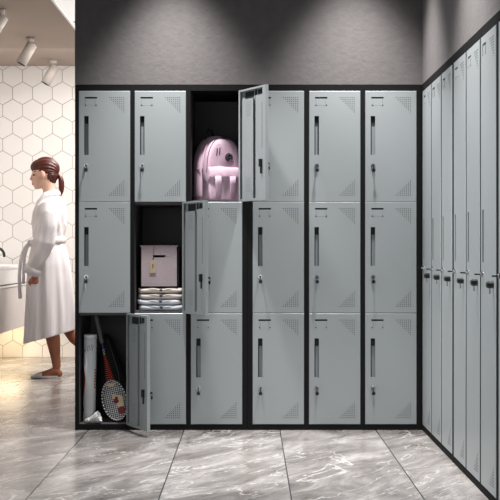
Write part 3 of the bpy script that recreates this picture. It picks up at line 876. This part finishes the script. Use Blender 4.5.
# hair: swept back from the brow into a ponytail, ear left free
h = MB().use(M['hair'])
h.ell(PL(46.4, 168.4), (q_(13.2), .080, q_(11.6)), Euler((0, math.radians(8), 0)))
h.ell(PL(38.0, 166.2), (q_(7.6), .064, q_(6.2)), Euler((0, math.radians(-32), 0)))
h.ell(PL(51.0, 175.4), (q_(7.2), .068, q_(7.6)))
h.ell(PL(52.0, 180.2), (q_(4.2), .050, q_(4.6)))
hair = fuse(h, 'hair', person, .0042, 3)
import mathutils
for v in hair.data.vertices:         # combed strands running back to the tie
    c = v.co - PL(57, 175); a = math.atan2(c.y, c.z); v.co += (v.co - PL(47, 171)).normalized() * .0022 * math.sin(a * 26 + c.length * 14)
h = MB().use(M['hair'])
pts = [PL(55.5, 174.0), PL(58.6, 174.6), PL(61.0, 178.5), PL(61.6, 184.5), PL(61.4, 190), PL(60.9, 194), PL(60.4, 197)]
h.tube(pts, [.013, .013, .021, .024, .021, .013, .003], 16)
h.build('ponytail', person, sub=1)
h = MB().use(M['black']); h.tube([PL(56.8, 174.2), PL(58.2, 174.6)], .0165, 14); h.build('hair_tie', person)

# bathrobe: fused skirt, trunk and sleeves with folds
robe_prof = [(193.5, 50.5, 7.0, .062), (197, 51.2, 9.6, .085), (201, 51.6, 12.4, .135), (206, 51.0, 15.0, .178), (213, 50.0, 16.4, .190), (225, 49.4, 16.6, .185),
             (234, 48.8, 15.4, .172), (241, 48.2, 15.0, .165), (250, 48.4, 18.0, .185), (265, 48.8, 21.0, .205), (285, 49.6, 22.8, .222), (305, 50.4, 24.0, .236), (322, 50.8, 24.8, .248), (336, 50.6, 25.4, .258)]
def robe_rings(inset=0.0, lo=0, hi=None, n=72):
    rings = []
    dense = []
    pf = robe_prof[lo:hi]
    for i in range(len(pf) - 1):
        for k in range(4):
            t_ = k / 4; dense.append([pf[i][j] * (1 - t_) + pf[i + 1][j] * t_ for j in range(4)])
    dense.append(pf[-1])
    for py, cx, rx, ry in dense:
        r = []; g = max(0, (py - 236) / 100)
        for k in range(n):
            t_ = 2 * PI * k / n
            amp = min(1, .25 + g) * (.065 * math.sin(6 * t_ + 1.0 + py * .008) + .045 * math.sin(11 * t_ + 2.2 - py * .012) + .020 * math.sin(19 * t_ + py * .02)) * (1 if py > 236 else 0)
            top = max(0, 1 - abs(py - 226) / 26) * (.045 * math.sin(6 * t_ + py * .20) + .030 * math.sin(10 * t_ - py * .24))
            kk = 1 + amp + top
            x = (rx / S - inset) * math.cos(t_) * kk; y = (ry - inset) * math.sin(t_) * kk
            tilt = g * .27 * (x)                                  # hem dips to the front
            r.append(Vector((x, y, tilt)) + PL(cx, py))
        rings.append(r)
    return rings
r_ = MB().use(M['robe'])
out = robe_rings(); inn = robe_rings(.014)
# shell: outside down to the hem, back up the inside to the waist
shell = out + inn[::-1][:34]
r_.loft(shell, caps=True)
slv = [PL(53.0, 205.5, -.150), PL(53.2, 216, -.185), PL(52.0, 228, -.208), PL(49.6, 242, -.220), PL(45.0, 254, -.210), PL(40.2, 264, -.190), PL(37.2, 270.0, -.176)]
rr = [.066, .078, .073, .070, .064, .058, .056]
def sleeve(mb, pts, rr, n=28, seedk=0.0):
    P2, R2 = [], []
    for i in range(len(pts) - 1):
        for k in range(5):
            t_ = k / 5; P2.append(pts[i].lerp(pts[i + 1], t_)); R2.append(rr[i] * (1 - t_) + rr[i + 1] * t_)
    P2.append(pts[-1]); R2.append(rr[-1])
    R2 = [v * (1 + .014 * math.sin(i * .9 + seedk)) for i, v in enumerate(R2)]
    n0 = len(mb.bm.verts); mb.tube(P2, R2, n); mb.bm.verts.ensure_lookup_table()
    for i in range(len(P2)):            # slanting creases round the sleeve
        for k in range(n):
            v = mb.bm.verts[n0 + i * n + k]; t_ = 2 * PI * k / n; e_ = math.sin(PI * i / len(P2))
            v.co += (v.co - P2[i]) * e_ * (.10 * math.sin(2 * t_ + i * .33 + seedk) + .045 * math.sin(5 * t_ - i * .42) + .03 * math.sin(8 * t_ + i * .3))
sleeve(r_, slv, rr)
slf = [PL(52, 205.5, .150), PL(50.0, 218, .182), PL(48, 230, .19), PL(46.0, 243, .192), PL(44, 254, .186), PL(42.4, 262, .178), PL(41.4, 267, .174)]
sleeve(r_, slf, rr, seedk=2)
robe = fuse(r_, 'bathrobe', person, .0050, 2)
# cuffs
for pts, nm in (((PL(39.2, 266.6, -.180), PL(35.6, 273.6, -.174)), 'cuff'), ((PL(42.0, 264, .176), PL(40.8, 269, .172)), 'cuff')):
    c = MB().use(M['robe']); a_, b2 = pts
    c.tube([a_, a_.lerp(b2, .1), a_.lerp(b2, .9), b2, a_.lerp(b2, .8)], [.060, .067, .067, .060, .046], 28, caps=False); c.build('cuff', robe)
# shawl collar
c = MB().use(M['robe'])
c.tube([PL(33.6, 224, -.030), PL(37.0, 213, -.060), PL(42.0, 203, -.080), PL(48.0, 196.0, -.080), PL(55.0, 193.6, -.055), PL(58.2, 193.6, 0), PL(55.0, 193.6, .055), PL(48.0, 196.0, .080), PL(42.0, 203, .080), PL(37.0, 213, .060), PL(34.0, 224, .030)],
       [.014, .022, .027, .029, .028, .028, .028, .029, .027, .022, .014], 14); c.build('collar', robe)
# belt round the waist, knot and hanging ends
c = MB().use(M['robe']); ring = []
for k in range(40):
    t_ = 2 * PI * k / 40; ring.append(Vector((15.6 / S * math.cos(t_), .174 * math.sin(t_), 0)) + PL(48.2, 241.5 - 1.5 * math.cos(t_)))
c.tube(ring, .017, 10, 1.5, closed=True)
c.ell(PL(31.5, 243, -.04), (.028, .030, .026))
def strap(pts, w_):
    rings = []
    for i, p in enumerate(pts):
        d = pts[min(i + 1, len(pts) - 1)] - pts[max(i - 1, 0)]; d.normalize(); sd = Vector((0, 1, 0)).cross(d)
        rings.append([p + sd * w_ * sx + Vector((0, 1, 0)) * .006 * sy for sx, sy in ((-1, -.6), (-.6, -1), (.6, -1), (1, -.6), (1, .6), (.6, 1), (-.6, 1), (-1, .6))])
    c.loft(rings)
strap([PL(31.0, 243, -.06), PL(28.2, 246, -.08), PL(25.6, 252, -.10), PL(23.4, 262, -.11), PL(22.6, 275, -.12), PL(22.8, 288, -.12), PL(23.6, 298, -.12)], .013)
strap([PL(31.0, 243, -.06), PL(28.0, 248, -.04), PL(25.2, 256, -.03), PL(24.6, 268, -.03), PL(24.2, 284, -.03)], .011)
c.build('belt', robe)
# slippers: sole, and a band over the toes
for (toe, heel, dy) in ((PL(33.2, 375.4, -.08), PL(60.5, 375.0, -.075), 0), (PL(76.5, 376.3, .08), PL(91.5, 360.5, .08), 1)):
    c = MB().use(M['slipper']); rings = []
    ax = heel - toe
    up = Vector((0, 0, 1)); up = (up - ax.normalized() * up.dot(ax.normalized())).normalized()
    for k in range(13):
        t_ = k / 12; wv = .043 * math.sin(PI * min(1, .08 + t_ * .92)) ** .38 * (1 - .12 * t_) if 0 < k < 12 else .012
        p = toe + ax * t_
        rings.append([p + Vector((0, 1, 0)) * wv * a_ + up * h_ for a_, h_ in ((-1, -.007), (1, -.007), (1, .005), (-1, .005))])
    c.loft(rings, smooth=False); sl = c.build('slipper_sole', person)
    c = MB().use(M['slipper']); rings = []
    for k in range(7):
        t_ = .02 + k / 6 * .40; p = toe + ax * t_; hh_ = .013 + .026 * math.sin(min(1, t_ * 2.0) * PI / 2); wv = .045 * math.sin(PI * min(1, .12 + t_ * .9)) ** .4
        rings.append([p + Vector((0, 1, 0)) * wv * math.cos(PI * j / 12) + up * (hh_ * math.sin(PI * j / 12) ** .7 - .004) for j in range(13)])
    c.loft(rings, closed=False, caps=False); o = c.build('slipper_band', person)
    sd = o.modifiers.new('t', 'SOLIDIFY'); sd.thickness = .004
